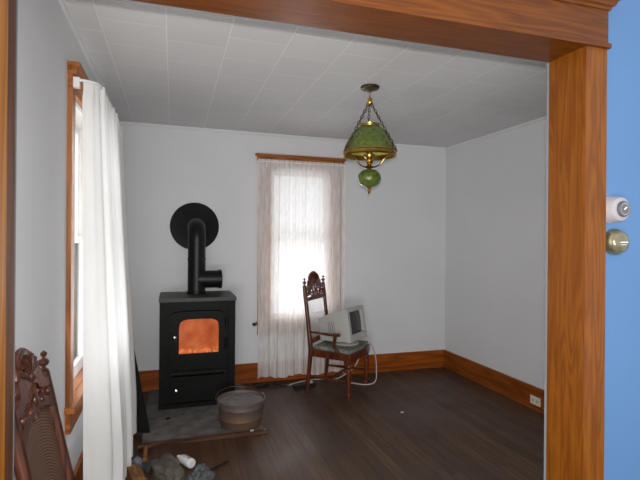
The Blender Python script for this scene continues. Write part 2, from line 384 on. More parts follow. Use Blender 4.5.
# front wall with the cased opening; blue on the near side
GY = YF + T + 0.012
bm = bmesh.new()
for a, b in [((XR + 0.02, YF + 0.022, 0), (3.4, GY - 0.004, H + 0.12)), ((-2.2, YF + 0.022, 0), (XL - 0.02, GY - 0.004, H + 0.12)), ((XL - 0.02, YF + 0.022, HD + 0.02), (XR + 0.02, GY - 0.004, H + 0.12))]:
    fs = box(bm, a, b); fs[2].material_index = 1
o = structure('wall_front', bm, [M['wall'], M['blue']])
# (recalc keeps material indices)
# grey plaster edge on the room side of the opening
bm = bmesh.new()
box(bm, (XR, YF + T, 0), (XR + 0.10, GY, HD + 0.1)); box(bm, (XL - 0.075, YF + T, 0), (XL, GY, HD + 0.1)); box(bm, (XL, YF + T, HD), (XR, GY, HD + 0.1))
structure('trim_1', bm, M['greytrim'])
# oak jambs, head, casings
structure('trim_2', B((XR, YF + 0.004, 0), (XR + 0.02, YF + T, HD)), M['oak'])                       # right jamb lining
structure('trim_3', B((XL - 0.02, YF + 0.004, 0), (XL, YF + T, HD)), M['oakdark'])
structure('trim_15', B((XL, YF + 0.012, 0), (XL + 0.008, YF + 0.078, HD)), M['oaklit'], bevel=0.003)     # stop bead on left jamb
structure('trim_4', B((XL - 0.02, YF + 0.004, HD), (XR + 0.02, YF + T, HD + 0.02)), M['oakx'])       # head lining
structure('trim_5', B((XR - 0.001, YF - 0.004, 0), (XR + CW, YF + 0.022, HD)), M['oak'], bevel=0.008, seg=3)    # right casing
structure('trim_6', B((XL - CW, YF - 0.004, 0), (XL + 0.001, YF + 0.022, HD)), M['oak'], bevel=0.008, seg=3)    # left casing
# header: bead, frieze board, crown
bm = bmesh.new()
x0, x1 = XL - CW, XR + CW
box(bm, (x0, YF - 0.008, HD + 0.014), (x1, YF + 0.022, HD + 0.135))
structure('trim_7', bm, M['oakx'], bevel=0.002)
bm = bmesh.new()
box(bm, (x0 - 0.007, YF - 0.016, HD - 0.002), (x1 + 0.007, YF + 0.022, HD + 0.014))
structure('trim_8', bm, M['oakx'], bevel=0.006, seg=3)
bm = bmesh.new()
prof = [(0.022, 0), (-0.014, 0), (-0.016, 0.010), (-0.024, 0.013), (-0.030, 0.028), (-0.048, 0.038), (-0.060, 0.042), (-0.060, 0.058), (0.022, 0.058)]
za = HD + 0.135
rings = []
for xx, sgn in ((x0, -1), (x1, 1)):
    rings.append([bm.verts.new((xx + sgn * max(0, (-p[0] - 0.008)), YF + p[0], za + p[1])) for p in prof])
n = len(prof)
for i in range(n):
    j = (i + 1) % n; bm.faces.new((rings[0][i], rings[0][j], rings[1][j], rings[1][i]))
bm.faces.new(rings[0]); bm.faces.new(rings[1][::-1])
structure('trim_9', bm, M['oakx'])
# baseboards with a shoe moulding
def baseboard(name, a, b, axis, m):
    bm = bmesh.new(); box(bm, a, b); structure(name, bm, m, bevel=0.005)
baseboard('baseboard_back', (L + 0.02, D - 0.02, 0), (R - 0.02, D, BB), 0, M['basex'])
baseboard('baseboard_right', (R - 0.02, y0 + 0.2, 0), (R, D, BB), 1, M['basey'])
baseboard('baseboard_left', (L, y0 + 0.2, 0), (L + 0.02, D, BB), 1, M['basey'])
bm = bmesh.new(); box(bm, (L + 0.035, D - 0.036, 0), (R - 0.036, D - 0.02, 0.022)); structure('trim_10', bm, M['basex'], bevel=0.007)
bm = bmesh.new(); box(bm, (R - 0.036, y0 + 0.2, 0), (R - 0.02, D - 0.02, 0.022)); structure('trim_11', bm, M['basey'], bevel=0.007)
# small cove under the ceiling
bm = bmesh.new()
for (p, q) in (((L, D - 0.014), (R, D)),):
    v = []
    for x in (L, R):
        zc = ceil_z(x, D); v.append([bm.verts.new((x, y, z)) for y, z in ((D, zc - 0.022), (D - 0.012, zc - 0.018), (D - 0.018, zc), (D, zc))])
    for i in range(4):
        j = (i + 1) % 4; bm.faces.new((v[0][i], v[0][j], v[1][j], v[1][i]))
structure('trim_12', bm, M['wall'])
bm = bmesh.new(); v = []
for y in (y0 + 0.18, D - 0.018):
    zc = ceil_z(R, y); v.append([bm.verts.new((x, y, z)) for x, z in ((R, zc - 0.022), (R - 0.012, zc - 0.018), (R - 0.018, zc), (R, zc))])
for i in range(4):
    j = (i + 1) % 4; bm.faces.new((v[0][i], v[0][j], v[1][j], v[1][i]))
structure('trim_13', bm, M['wall'])
bm = bmesh.new(); v = []
for y in (y0 + 0.18, D - 0.018):
    zc = ceil_z(L, y); v.append([bm.verts.new((x, y, z)) for x, z in ((L, zc - 0.022), (L + 0.012, zc - 0.018), (L + 0.018, zc), (L, zc))])
for i in range(4):
    j = (i + 1) % 4; bm.faces.new((v[0][i], v[0][j], v[1][j], v[1][i]))
structure('trim_14', bm, M['wall'])

def window(name, w0, w1, z0, z1, place, cw=0.125):
    """place: Matrix mapping local (x along wall, y outward, z up)"""
    root = bpy.data.objects.new(name, None); col.objects.link(root); root['kind'] = 'structure'; root.matrix_world = place
    bm = bmesh.new()
    box(bm, (w0 - cw, -0.022, z0 - 0.0), (w0 + 0.012, 0.0, z1 + 0.01)); box(bm, (w1 - 0.012, -0.022, z0), (w1 + cw, 0.0, z1 + 0.01))
    obj('window_frame', bm, M['casing'], root, bevel=0.004)
    bm = bmesh.new(); box(bm, (w0 - cw, -0.022, z1 + 0.01), (w1 + cw, 0, z1 + 0.105))
    obj('head_casing', bm, M['casingy'], root, bevel=0.003)
    bm = bmesh.new()
    ov = 0.016 + (cw - 0.065) / 0.06 * 0.018
    box(bm, (w0 - cw - ov, -0.056, z1 + 0.124), (w1 + cw + ov, 0, z1 + 0.145)); box(bm, (w0 - cw - ov * 0.5, -0.042, z1 + 0.088), (w1 + cw + ov * 0.5, 0, z1 + 0.124))
    obj('cornice', bm, M['casingy'], root, bevel=0.003)
    bm = bmesh.new(); box(bm, (w0 - cw - 0.02, -0.045, z0 - 0.03), (w1 + cw + 0.02, 0.0, z0)); box(bm, (w0, 0, z0 - 0.02), (w1, TH + 0.03, z0 + 0.005))
    obj('window_sill', bm, M['casingy'], root, bevel=0.004)
    bm = bmesh.new(); box(bm, (w0 - cw, -0.022, z0 - 0.135), (w1 + cw, 0, z0 - 0.03)); obj('apron', bm, M['casingy'], root, bevel=0.003)
    bm = bmesh.new()                       # jamb lining inside the wall thickness
    box(bm, (w0, 0.0, z0 + 0.005), (w0 + 0.012, TH, z1)); box(bm, (w1 - 0.012, 0.0, z0 + 0.005), (w1, TH, z1)); box(bm, (w0, 0, z1 - 0.012), (w1, TH, z1))
    obj('jamb_lining', bm, M['sashpaint'], root)
    zm = 1.415; a, b = w0 + 0.012, w1 - 0.012
    for nm, za, zb, yy in (('upper_sash', zm - 0.02, z1 - 0.012, 0.085), ('lower_sash', z0 + 0.005, zm + 0.02, 0.048)):
        bm = bmesh.new(); st = 0.042
        box(bm, (a, yy, za), (a + st, yy + 0.034, zb)); box(bm, (b - st, yy, za), (b, yy + 0.034, zb))
        box(bm, (a + st, yy, zb - 0.042), (b - st, yy + 0.034, zb)); box(bm, (a + st, yy, za), (b - st, yy + 0.034, za + (0.042 if nm == 'upper_sash' else 0.07)))
        s = obj(nm, bm, M['sashpaint'], root)
        bm = bmesh.new(); box(bm, (a + st, yy + 0.015, za + 0.03), (b - st, yy + 0.019, zb - 0.03)); obj('glass_pane', bm, M['glass'], s)
    return root
window('window_1', WB[0], WB[1], WB[2], WB[3], Matrix.Translation((0, D, 0)))
# left wall: local x -> world y, local outward y -> world -x
window('window_2', WL[0], WL[1], WL[2], WL[3], Matrix.Translation((L, 0, 0)) @ Matrix(((0, -1, 0, 0), (1, 0, 0, 0), (0, 0, 1, 0), (0, 0, 0, 1))), 0.065)
bm = bmesh.new(); box(bm, (-14, -6, -0.75), (14, 18, -0.65)); o = structure('ground_outside', bm, M['whiteground'])

# ------------------------------------------------------------------ curtains
def pleat(s, k, seed): return math.sin(s * k + seed) + 0.5 * math.sin(s * k * 1.73 + 2.1 * seed) + 0.3 * math.sin(s * k * 2.9 + seed * 3.3)
def curtain_back():
    bm = bmesh.new(); nx, nz = 150, 40; g = []
    for i in range(nx + 1):
        u = i / nx; cl = []
        for j in range(nz + 1):
            w = j / nz; z = 2.222 - w * (2.222 - 0.055 - 0.012 * math.sin(u * 17))
            flare = 0.6 + 0.7 * w
            x = 0.794 + u * 0.920 + 0.012 * math.sin(u * 40 + w * 2) * w - (0.006 * w)
            y = D - 0.085 - 0.011 * flare * pleat(u, 62, 1.3) - 0.012 * w
            if w < 0.03: y = D - 0.075 - 0.006 * pleat(u, 120, .4)
            cl.append(bm.verts.new((x, y, z)))
        g.append(cl)
    for i in range(nx):
        for j in range(nz): bm.faces.new((g[i][j], g[i + 1][j], g[i + 1][j + 1], g[i][j + 1]))
    return bm
t = thing('sheer_curtain', 'thin white sheer curtain over the back window behind the wooden armchair', 'curtain', (0, 0, 0))
obj('curtain_panel', curtain_back(), M['sheerback'], t, smooth=True)
bm = bmesh.new(); tube(bm, [(0.79, D - 0.024, 2.195), (0.79, D - 0.075, 2.198), (0.82, D - 0.078, 2.198), (1.69, D - 0.078, 2.198), (1.72, D - 0.075, 2.198), (1.72, D - 0.024, 2.195)], 0.006)
obj('curtain_rod', bm, M['white'], t, smooth=True)

def curtain_left():
    bm = bmesh.new(); nx, nz = 170, 44; g = []
    for i in range(nx + 1):
        u = i / nx; cl = []
        for j in range(nz + 1):
            w = j / nz
            zb = 0.03
            z = 2.215 - w * (2.215 - zb)
            # plan path: a short return from the wall, then along the wall
            def path(u, w):
                xo_t, xo_b = -0.362, -0.275
                xo = xo_t + (xo_b - xo_t) * min(1, w * 1.15) ** 1.1
                if u < 0.1:
                    k = u / 0.1; a = k * PI / 2
                    return (L + 0.045 + (xo - L - 0.045) * math.sin(a) ** 1.0, 2.665 - 0.075 * math.cos(a))
                k = (u - 0.1) / 0.9
                return (xo, 2.665 + k * 0.96)
            x, y = path(u, w)
            amp = 0.010 + 0.016 * w
            x += amp * pleat(u, 52, 0.7) * 0.9
            y += 0.01 * math.sin(u * 70) * w
            if w < 0.035: x += 0.004 * pleat(u, 150, 1.1)
            cl.append(bm.verts.new((x, y, z)))
        g.append(cl)
    for i in range(nx):
        for j in range(nz): bm.faces.new((g[i][j], g[i + 1][j], g[i + 1][j + 1], g[i][j + 1]))
    return bm
t = thing('sheer_curtain', 'full length white curtain at the left wall window, hanging to the floor', 'curtain', (0, 0, 0))
obj('curtain_panel', curtain_left(), M['sheerleft'], t, smooth=True)
bm = bmesh.new(); tube(bm, spline([(L + 0.024, 2.575, 2.20), (L + 0.06, 2.575, 2.205), (-0.375, 2.61, 2.205), (-0.362, 2.70, 2.205), (-0.362, 3.0, 2.205), (-0.362, 3.45, 2.205), (-0.37, 3.58, 2.205), (L + 0.024, 3.62, 2.205)], 5), 0.007)
obj('curtain_rod', bm, M['white'], t, smooth=True)
bm = bmesh.new(); box(bm, (L + 0.022, 2.56, 2.165), (L + 0.05, 2.59, 2.215)); obj('rod_bracket', bm, M['white'], t, bevel=0.003)

# ------------------------------------------------------------------ wood stove
st = thing('wood_stove', 'black cast iron wood stove with orange fire behind an arched glass door', 'stove', (0.206, 4.085, 0.014))
sx0, sx1 = -0.31, 0.31
bm = bmesh.new(); box(bm, (sx0, 0.02, 0.035), (sx1, 0.49, 0.885)); obj('body', bm, M['iron'], st, bevel=0.008)
bm = bmesh.new()
box(bm, (sx0, 0.0, 0.035), (sx0 + 0.055, 0.02, 0.885)); box(bm, (sx1 - 0.055, 0.0, 0.035), (sx1, 0.02, 0.885))
box(bm, (sx0 + 0.055, 0.004, 0.83), (sx1 - 0.055, 0.02, 0.885)); box(bm, (sx0 + 0.055, 0.006, 0.37), (sx1 - 0.055, 0.02, 0.405))
obj('front_frame', bm, M['iron'], st, bevel=0.004)
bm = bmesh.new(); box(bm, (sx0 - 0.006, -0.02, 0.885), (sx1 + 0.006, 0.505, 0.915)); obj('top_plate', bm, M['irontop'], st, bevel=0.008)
bm = bmesh.new(); box(bm, (sx0 - 0.004, -0.008, 0.0), (sx1 + 0.004, 0.50, 0.035)); obj('base_plinth', bm, M['iron'], st, bevel=0.005)
# fire door with arched opening: outer 0.46 x 0.36
def arch(x0, x1, z0, z1, rise, n=10):
    pts = [(x0, z0), (x1, z0), (x1, z1 - rise)]
    for k in range(1, n):
        a = PI / 2 * 0 + k / n * PI
        cx, hw = (x0 + x1) / 2, (x1 - x0) / 2
        ex = math.copysign(abs(math.cos(a)) ** 0.45, math.cos(a)); ez = math.sin(a) ** 0.6
        pts.append((cx + hw * ex, z1 - rise + rise * ez))
    pts.append((x0, z1 - rise)); return pts
inn = arch(-0.155, 0.168, 0.452, 0.742, 0.085)
def frame_mesh(bm, inn, out, d0, d1):
    """ring between two outlines with equal counts"""
    n = len(inn); V = [[bm.verts.new((p[0], d, p[1])) for p in ring] for d in (d0, d1) for ring in (inn, out)]
    i0, o0, i1, o1 = V
    for i in range(n):
        j = (i + 1) % n
        bm.faces.new((i0[i], i0[j], o0[j], o0[i])); bm.faces.new((i1[j], i1[i], o1[i], o1[j]))
        bm.faces.new((i0[j], i0[i], i1[i], i1[j])); bm.faces.new((o0[i], o0[j], o1[j], o1[i]))
ou = arch(-0.225, 0.215, 0.412, 0.805, 0.05)
bm = bmesh.new(); frame_mesh(bm, inn, ou, -0.032, 0.018)
door = obj('fire_door', bm, M['iron'], st, bevel=0.004)
gl = arch(-0.16, 0.173, 0.447, 0.747, 0.085)
bm = bmesh.new(); prism(bm, gl, -0.012, 0.004, 'XZ'); o = obj('door_glass', bm, M['fire'], door); o['label'] = 'orange glowing door glass'
bm = bmesh.new(); ri = arch(-0.155, 0.168, 0.452, 0.742, 0.085); ro = arch(-0.172, 0.185, 0.436, 0.758, 0.09)
frame_mesh(bm, ri, ro, -0.040, -0.030); obj('glass_rim', bm, M['iron'], door, bevel=0.002)
bm = bmesh.new(); lathe(bm, [(0.008, -0.03), (0.008, -0.055), (0.016, -0.058), (0.019, -0.068), (0.016, -0.08), (0.006, -0.085)], 14, (-0.190, 0, 0.600), 'Y'); o = obj('knob', bm, M['chrome'], door, smooth=True); o['label'] = 'shiny nickel knob'
for z in (0.52, 0.70):
    bm = bmesh.new(); lathe(bm, [(0.010, z - 0.04), (0.010, z + 0.04)], 12, (0.232, -0.015, 0)); obj('hinge', bm, M['iron'], door, smooth=True)
# ash door with a ledge above
bm = bmesh.new(); box(bm, (-0.205, -0.022, 0.055), (0.215, 0.018, 0.262)); adoor = obj('ash_door', bm, M['iron'], st, bevel=0.010)
bm = bmesh.new(); box(bm, (-0.165, -0.027, 0.085), (0.175, -0.022, 0.232)); obj('raised_panel', bm, M['iron'], adoor, bevel=0.002)
bm = bmesh.new(); lathe(bm, [(0.007, -0.02), (0.007, -0.045), (0.015, -0.048), (0.017, -0.058), (0.014, -0.068), (0.005, -0.072)], 14, (-0.175, 0, 0.160), 'Y'); o = obj('knob', bm, M['chrome'], adoor, smooth=True); o['label'] = 'shiny nickel knob'
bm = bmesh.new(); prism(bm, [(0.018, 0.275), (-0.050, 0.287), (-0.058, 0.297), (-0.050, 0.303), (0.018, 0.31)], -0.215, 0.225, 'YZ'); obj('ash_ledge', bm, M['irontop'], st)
for k in range(5):
    pass

# stovepipe
sp = thing('stovepipe', 'black stovepipe rising from the stove to a round black wall collar', 'stovepipe', (0, 0, 0))
PX, PY = 0.204, 4.40; pr = 0.0785
bm = bmesh.new(); lathe(bm, [(pr + 0.008, 0.930), (pr + 0.008, 0.952), (pr, 0.954), (pr, 1.235), (pr + 0.004, 1.237), (pr + 0.004, 1.249), (pr, 1.251)], 28, (PX, PY, 0)); obj('tee_pipe', bm, M['pipe'], sp, smooth=True)
bm = bmesh.new(); lathe(bm, [(pr, 0.0), (pr, 0.19), (pr + 0.006, 0.192), (pr + 0.006, 0.222), (pr - 0.01, 0.226)], 28, (PX, PY, 1.058), 'X'); obj('cleanout_branch', bm, M['pipe'], sp, smooth=True)
path = [(PX, PY, 1.245), (PX, PY, 1.43)] + [(PX, PY + 0.105 * (1 - math.cos(a)), 1.43 + 0.105 * math.sin(a)) for a in [PI / 2 * k / 6 for k in range(1, 7)]] + [(PX, D - 0.005, 1.535)]
bm = bmesh.new(); tube(bm, path, pr - 0.001, 28); obj('elbow_pipe', bm, M['pipe'], sp, smooth=True)
bm = bmesh.new(); tube(bm, [(PX, PY, 1.405), (PX, PY, 1.425)], pr + 0.004, 28); tube(bm, [(PX, PY + 0.11, 1.535), (PX, PY + 0.13, 1.535)], pr + 0.004, 28); obj('crimp_ring', bm, M['pipe'], sp, smooth=True)
bm = bmesh.new(); lathe(bm, [(0.222, D - 0.001), (0.229, D - 0.004), (0.229, D - 0.010), (0.222, D - 0.013), (0.10, D - 0.017), (0.085, D - 0.03)], 48, (PX - 0.008, 0, 1.545), 'Y'); obj('wall_collar', bm, M['pipe'], sp, smooth=True)

# hearth pad with a worn wooden edge strip
hp = thing('hearth_pad', 'sooty grey hearth pad on the floor under the stove with brown wooden edge', 'hearth pad', (0, 0, 0))
bm = bmesh.new(); box(bm, (-0.20, 3.44, 0), (0.655, 4.645, 0.012)); obj('pad', bm, M['hearth'], hp, bevel=0.003)
bm = bmesh.new(); box(bm, (-0.19, 3.405, 0), (0.675, 3.438, 0.022)); obj('edge_strip', bm, M['rustwood'], hp, bevel=0.004)

# ash bucket
bk = thing('ash_bucket', 'round rusty metal ash bucket on the hearth in front of the stove', 'bucket', (0.505, 3.60, 0.014))
bm = bmesh.new()
r0, r1, hh = 0.150, 0.178, 0.196
lathe(bm, [(r0 - 0.004, 0.006), (r0, 0), (r0 + 0.003, 0.01), (r0 + (r1 - r0) * 0.30, hh * 0.30), (r0 + (r1 - r0) * 0.33 + 0.004, hh * 0.33), (r0 + (r1 - r0) * 0.36, hh * 0.36), (r0 + (r1 - r0) * 0.72, hh * 0.72), (r0 + (r1 - r0) * 0.75 + 0.004, hh * 0.75), (r0 + (r1 - r0) * 0.78, hh * 0.78), (r1, hh - 0.006), (r1 + 0.006, hh - 0.003), (r1 + 0.006, hh + 0.004), (r1, hh + 0.006), (r1 - 0.004, hh), (r1 - 0.010, hh - 0.04), (r0 - 0.004, 0.012)], 40)
obj('pail', bm, M['bucket'], bk, smooth=True)
bm = bmesh.new()
for i in range(1): lathe(bm, [(0.001, hh - 0.010), (0.06, hh - 0.010), (0.12, hh - 0.014), (r1 - 0.007, hh - 0.018)], 32, cap=False)
for v in bm.verts: v.co.z += 0.007 * noise.noise(v.co * 14)
obj('ash', bm, M['ash'], bk, smooth=True)['kind'] = 'stuff'
for s in (-1, 1):
    bm = bmesh.new(); a = math.radians(20); c = Vector((s * (r1 + 0.012) * math.cos(a), s * (r1 + 0.012) * math.sin(a), hh - 0.012)); tube(bm, [c + Vector((0, 0.016 * math.cos(q), 0.016 * math.sin(q))) for q in [2 * PI * k / 10 for k in range(11)]], 0.004, 6); obj('bail_ear', bm, M['chrome'] if s > 0 else M['bucket'], bk, smooth=True)
bm = bmesh.new()
a = math.radians(20); ax = Vector((math.cos(a), math.sin(a), 0)); ay = Vector((-math.sin(a), math.cos(a), 0))
tube(bm, [ax * (r1 + 0.012) * math.cos(q) + ay * (0.195 * math.sin(q)) + Vector((0, 0, hh - 0.01 + 0.045 * math.sin(q))) for q in [PI * k / 24 for k in range(25)]], 0.0028, 6)
obj('bail_handle', bm, M['rustwood'], bk, smooth=True)

# leaning dark board beside the curtain
bm = bmesh.new()
A = Vector((-0.150, 3.63, 0.0)); Bv = Vector((-0.36, 3.70, 0.0)); up = Vector((-0.135, 0.05, 0.70)); nrm = (A - Bv).cross(up).normalized() * 0.014
def lean(A, Bv): return [A, Bv, Bv + up, A + up]
q0 = [bm.verts.new(p + Vector((0, 0, 0.013))) for p in lean(A, Bv)]; q1 = [bm.verts.new(p + nrm + Vector((0, 0, 0.013))) for p in lean(A, Bv)]
bm.faces.new(q0); bm.faces.new(q1[::-1])
for i in range(4): bm.faces.new((q0[i], q0[(i + 1) % 4], q1[(i + 1) % 4], q1[i]))
tag(obj('leaning_board', bm, M['board'], bevel=0.003), 'matt black board leaning towards the left wall just beyond the long curtain', 'board')

# ------------------------------------------------------------------ carved chairs
def turned(bm, x, y, z0, z1, r, lean=(0, 0)):
    n = 26; prof = []
    pts = []; rad = []
    for k in range(n + 1):
        t = k / n; pts.append((x + lean[0] * t, y + lean[1] * t, z0 + (z1 - z0) * t))
        s = 1.0
        if t < 0.06: s = 0.75
        elif t < 0.12: s = 1.0
        elif t < 0.18: s = 0.6
        elif t < 0.75: s = 0.72 + 0.28 * (t - 0.18) / 0.57
        elif t < 0.80: s = 0.65
        elif t < 0.87: s = 1.1
        elif t < 0.90: s = 0.7
        rad.append(r * s)
    tube(bm, pts, rad, 12)
def make_chair(name, label, loc, rz, scale, arms, back_mat, lean=0.075, arch=0.0, W=None):
    """local: x forward, y sideways, z up"""
    t = thing(name, label, 'chair', loc, rz); t.scale = (scale,) * 3
    W = W or M['chair']; wb = 0.205; wf = 0.25; xb = -0.20; xf = 0.20; zs = 0.40
    def bx(z): return xb - (0.0 if z < zs else lean * (z - zs) / 0.6) + (-0.035 * (zs - z) / zs if z < zs else 0)
    # seat frame and seat
    bm = bmesh.new(); prism(bm, [(xb - 0.015, -wb - 0.01), (xf + 0.02, -wf - 0.01), (xf + 0.04, -wf * 0.5), (xf + 0.045, 0), (xf + 0.04, wf * 0.5), (xf + 0.02, wf + 0.01), (xb - 0.015, wb + 0.01)], zs - 0.062, zs, 'XY'); obj('seat_frame', bm, W, t, bevel=0.006)
    bm = bmesh.new(); prism(bm, [(xb + 0.022, -wb + 0.03), (xf + 0.005, -wf + 0.012), (xf + 0.032, 0), (xf + 0.005, wf - 0.012), (xb + 0.022, wb - 0.03)], zs + 0.001, zs + 0.032, 'XY'); o = obj('seat', bm, M['seat'], t, bevel=0.012, seg=3, smooth=True); o['label'] = 'grey green cloth seat'
    # back posts (rear leg and stile in one), front legs
    for s in (-1, 1):
        zz = [0, 0.1, 0.2, 0.3, 0.4, 0.5, 0.6, 0.7, 0.8, 0.9, 0.985]
        bm = bmesh.new(); tube(bm, [(bx(z), s * wb, z) for z in zz], [0.017, 0.019, 0.020, 0.022, 0.024, 0.023, 0.021, 0.020, 0.020, 0.021, 0.020], 4 if False else 10); p = obj('back_post', bm, W, t, smooth=True)
        bm = bmesh.new(); lathe(bm, [(0.012, 0), (0.019, 0.006), (0.010, 0.012), (0.006, 0.018), (0.016, 0.026), (0.021, 0.035), (0.016, 0.045), (0.005, 0.051), (0.005, 0.056), (0.011, 0.062), (0.012, 0.070), (0.003, 0.079)], 12, (bx(0.985), s * wb, 0.983)); obj('finial', bm, W, p, smooth=True)
        bm = bmesh.new(); turned(bm, xf - 0.005, s * (wf - 0.02), 0, zs - 0.055, 0.025); obj('leg', bm, W, t, smooth=True)
    # stretchers
    bm = bmesh.new()
    for s in (-1, 1): tube(bm, [(bx(0.15), s * wb, 0.15), (0, s * (wb + wf) / 2, 0.15), (xf - 0.005, s * (wf - 0.02), 0.15)], [0.010, 0.015, 0.010], 8)
    tube(bm, [(0.0, -(wb + wf) / 2, 0.15), (0, 0, 0.15), (0.0, (wb + wf) / 2, 0.15)], [0.010, 0.014, 0.010], 8)
    obj('stretcher', bm, W, t, smooth=True)
    # rails of the back, the upper one arched when asked
    for z, hz, ac in ((0.475, 0.022, 0.0), (0.862, 0.018, arch)):
        bm = bmesh.new(); prev = None; n = 12
        for i in range(n + 1):
            yy = -wb + 2 * wb * i / n; zc_ = z + ac * math.cos(PI / 2 * (2 * i / n - 1))
            ring = [bm.verts.new((bx(zz) + dx, yy, zz)) for zz, dx in ((zc_ - hz, -0.012), (zc_ - hz, 0.014), (zc_ + hz, 0.014), (zc_ + hz, -0.012))]
            if prev:
                for q in range(4): bm.faces.new((prev[q], prev[(q + 1) % 4], ring[(q + 1) % 4], ring[q]))
            else: bm.faces.new(ring[::-1])
            prev = ring
        bm.faces.new(prev)
        obj('back_rail', bm, W, t)
    # woven panel
    bm = bmesh.new(); n = 10; g = []
    for i in range(n + 1):
        row = []
        for j in range(n + 1):
            zt = 0.85 + arch * math.cos(PI / 2 * (2 * i / n - 1))
            z = 0.492 + (zt - 0.492) * j / n; y = -wb + 0.018 + (2 * wb - 0.036) * i / n
            row.append(bm.verts.new((bx(z) - 0.004 - 0.010 * math.sin(PI * i / n), y, z)))
        g.append(row)
    for i in range(n):
        for j in range(n): bm.faces.new((g[i][j], g[i + 1][j], g[i + 1][j + 1], g[i][j + 1]))
    o = obj('back_panel', bm, back_mat, t, smooth=True); o['label'] = 'woven back panel'
    # carved crest: shell crown, scroll band with openings
    bm = bmesh.new()
    def cv(y, z, off=0.0): return Vector((bx(z) + 0.002 + off, y, z))
    def arc(cy, cz, ry, rz_, a0, a1, r, k=14): tube(bm, [cv(cy + ry * math.cos(math.radians(a0 + (a1 - a0) * i / k)), cz + rz_ * math.sin(math.radians(a0 + (a1 - a0) * i / k))) for i in range(k + 1)], r, 8)
    # crown plate
    outl = [(-0.205, 0.965), (-0.16, 0.972), (-0.135, 0.985), (-0.122, 1.012), (-0.125, 1.028), (-0.105, 1.032), (-0.095, 1.060), (-0.07, 1.088), (-0.035, 1.104), (0, 1.110), (0.035, 1.104), (0.07, 1.088), (0.095, 1.060), (0.105, 1.032), (0.125, 1.028), (0.122, 1.012), (0.135, 0.985), (0.16, 0.972), (0.205, 0.965)]
    low = [(0.205, 0.935), (0.13, 0.945), (0.07, 0.962), (0.05, 0.985), (0, 0.996), (-0.05, 0.985), (-0.07, 0.962), (-0.13, 0.945), (-0.205, 0.935)]
    pl = outl + low
    f0 = [bm.verts.new(cv(a, b, -0.012)) for a, b in pl]; f1 = [bm.verts.new(cv(a, b, 0.014)) for a, b in pl]
    bm.faces.new(f0); bm.faces.new(f1[::-1])
    for i in range(len(pl)): bm.faces.new((f0[i], f0[(i + 1) % len(pl)], f1[(i + 1) % len(pl)], f1[i]))
    # shell ribs on the crown
    for a in range(20, 161, 20):
        c, s_ = math.cos(math.radians(a)), math.sin(math.radians(a))
        tube(bm, [cv(0.025 * c, 1.015 + 0.02 * s_, 0.016), cv(0.085 * c, 1.022 + 0.075 * s_, 0.018)], [0.005, 0.010], 6)
    arc(0, 1.025, 0.098, 0.086, 5, 175, 0.008)
    # scrolls
    for s in (-1, 1):
        arc(s * 0.155, 0.922, 0.036, 0.030, 0, 360, 0.0085, 18)
        arc(s * 0.072, 0.918, 0.034, 0.032, 0, 360, 0.0085, 18)
        arc(s * 0.113, 0.905, 0.028, 0.028, 180 if s > 0 else 0, 360 if s > 0 else 180, 0.008)
        tube(bm, [cv(s * 0.19, 0.88), cv(s * 0.17, 0.905), cv(s * 0.15, 0.922), cv(s * 0.125, 0.945), cv(s * 0.10, 0.962)], 0.009, 8)
        tube(bm, [cv(s * 0.036, 0.88), cv(s * 0.052, 0.915), cv(s * 0.045, 0.95), cv(s * 0.055, 0.985)], 0.009, 8)
        sphere(bm, cv(s * 0.155, 0.922, 0.010), 0.013); sphere(bm, cv(s * 0.072, 0.918, 0.010), 0.012)
    tube(bm, [cv(0, 0.875), cv(0, 0.93), cv(0, 1.0)], [0.012, 0.009, 0.016], 8)
    sphere(bm, cv(0, 0.935, 0.01), 0.017, (0.7, 1, 1.4))
    sphere(bm, cv(0, 1.02, 0.016), 0.02, (0.7, 1, 1))
    obj('crest_rail', bm, W, t, smooth=True)
    if arms:
        for s in (-1, 1):
            pth = spline([(bx(0.56), s * wb, 0.56), (bx(0.56) + 0.08, s * (wb + 0.02), 0.565), (0.0, s * (wb + 0.045), 0.562), (0.07, s * (wb + 0.05), 0.566), (0.115, s * (wb + 0.047), 0.566)], 5)
            bm = bmesh.new(); tube(bm, pth, [0.014] * 8 + [0.019] * 6 + [0.022] * (len(pth) - 14), 10, 0.7); ar = obj('armrest', bm, W, t, smooth=True)
            pth = spline([(0.075, s * (wb + 0.05), 0.56), (0.06, s * (wb + 0.048), 0.50), (0.058, s * (wb + 0.044), 0.455), (0.085, s * (wb + 0.036), 0.41), (0.11, s * (wb + 0.024), 0.36)], 5)
            bm = bmesh.new(); tube(bm, pth, [0.018, 0.014], 10); obj('arm_support', bm, W, t, smooth=True)
            bm = bmesh.new(); tube(bm, spline([(bx(0.5), s * wb, 0.47), (bx(0.5) + 0.03, s * (wb + 0.005), 0.475), (bx(0.5) + 0.055, s * (wb + 0.008), 0.495), (bx(0.5) + 0.075, s * (wb + 0.01), 0.50)], 4), [0.012, 0.008], 8); obj('scroll_bracket', bm, W, t, smooth=True)
    return t
CH = make_chair('carved_armchair', 'carved high-back wooden armchair by the back window, holding a computer monitor', (1.525, 4.24, 0), math.radians(-43), 1.0, True, M['cane'])
make_chair('carved_side_chair', 'dark carved wooden chair in the left foreground with brown woven back', (-0.142, 1.74, 0), math.radians(0), 0.952, False, M['rush'], 0.125, 0.06, M['chairdark'])

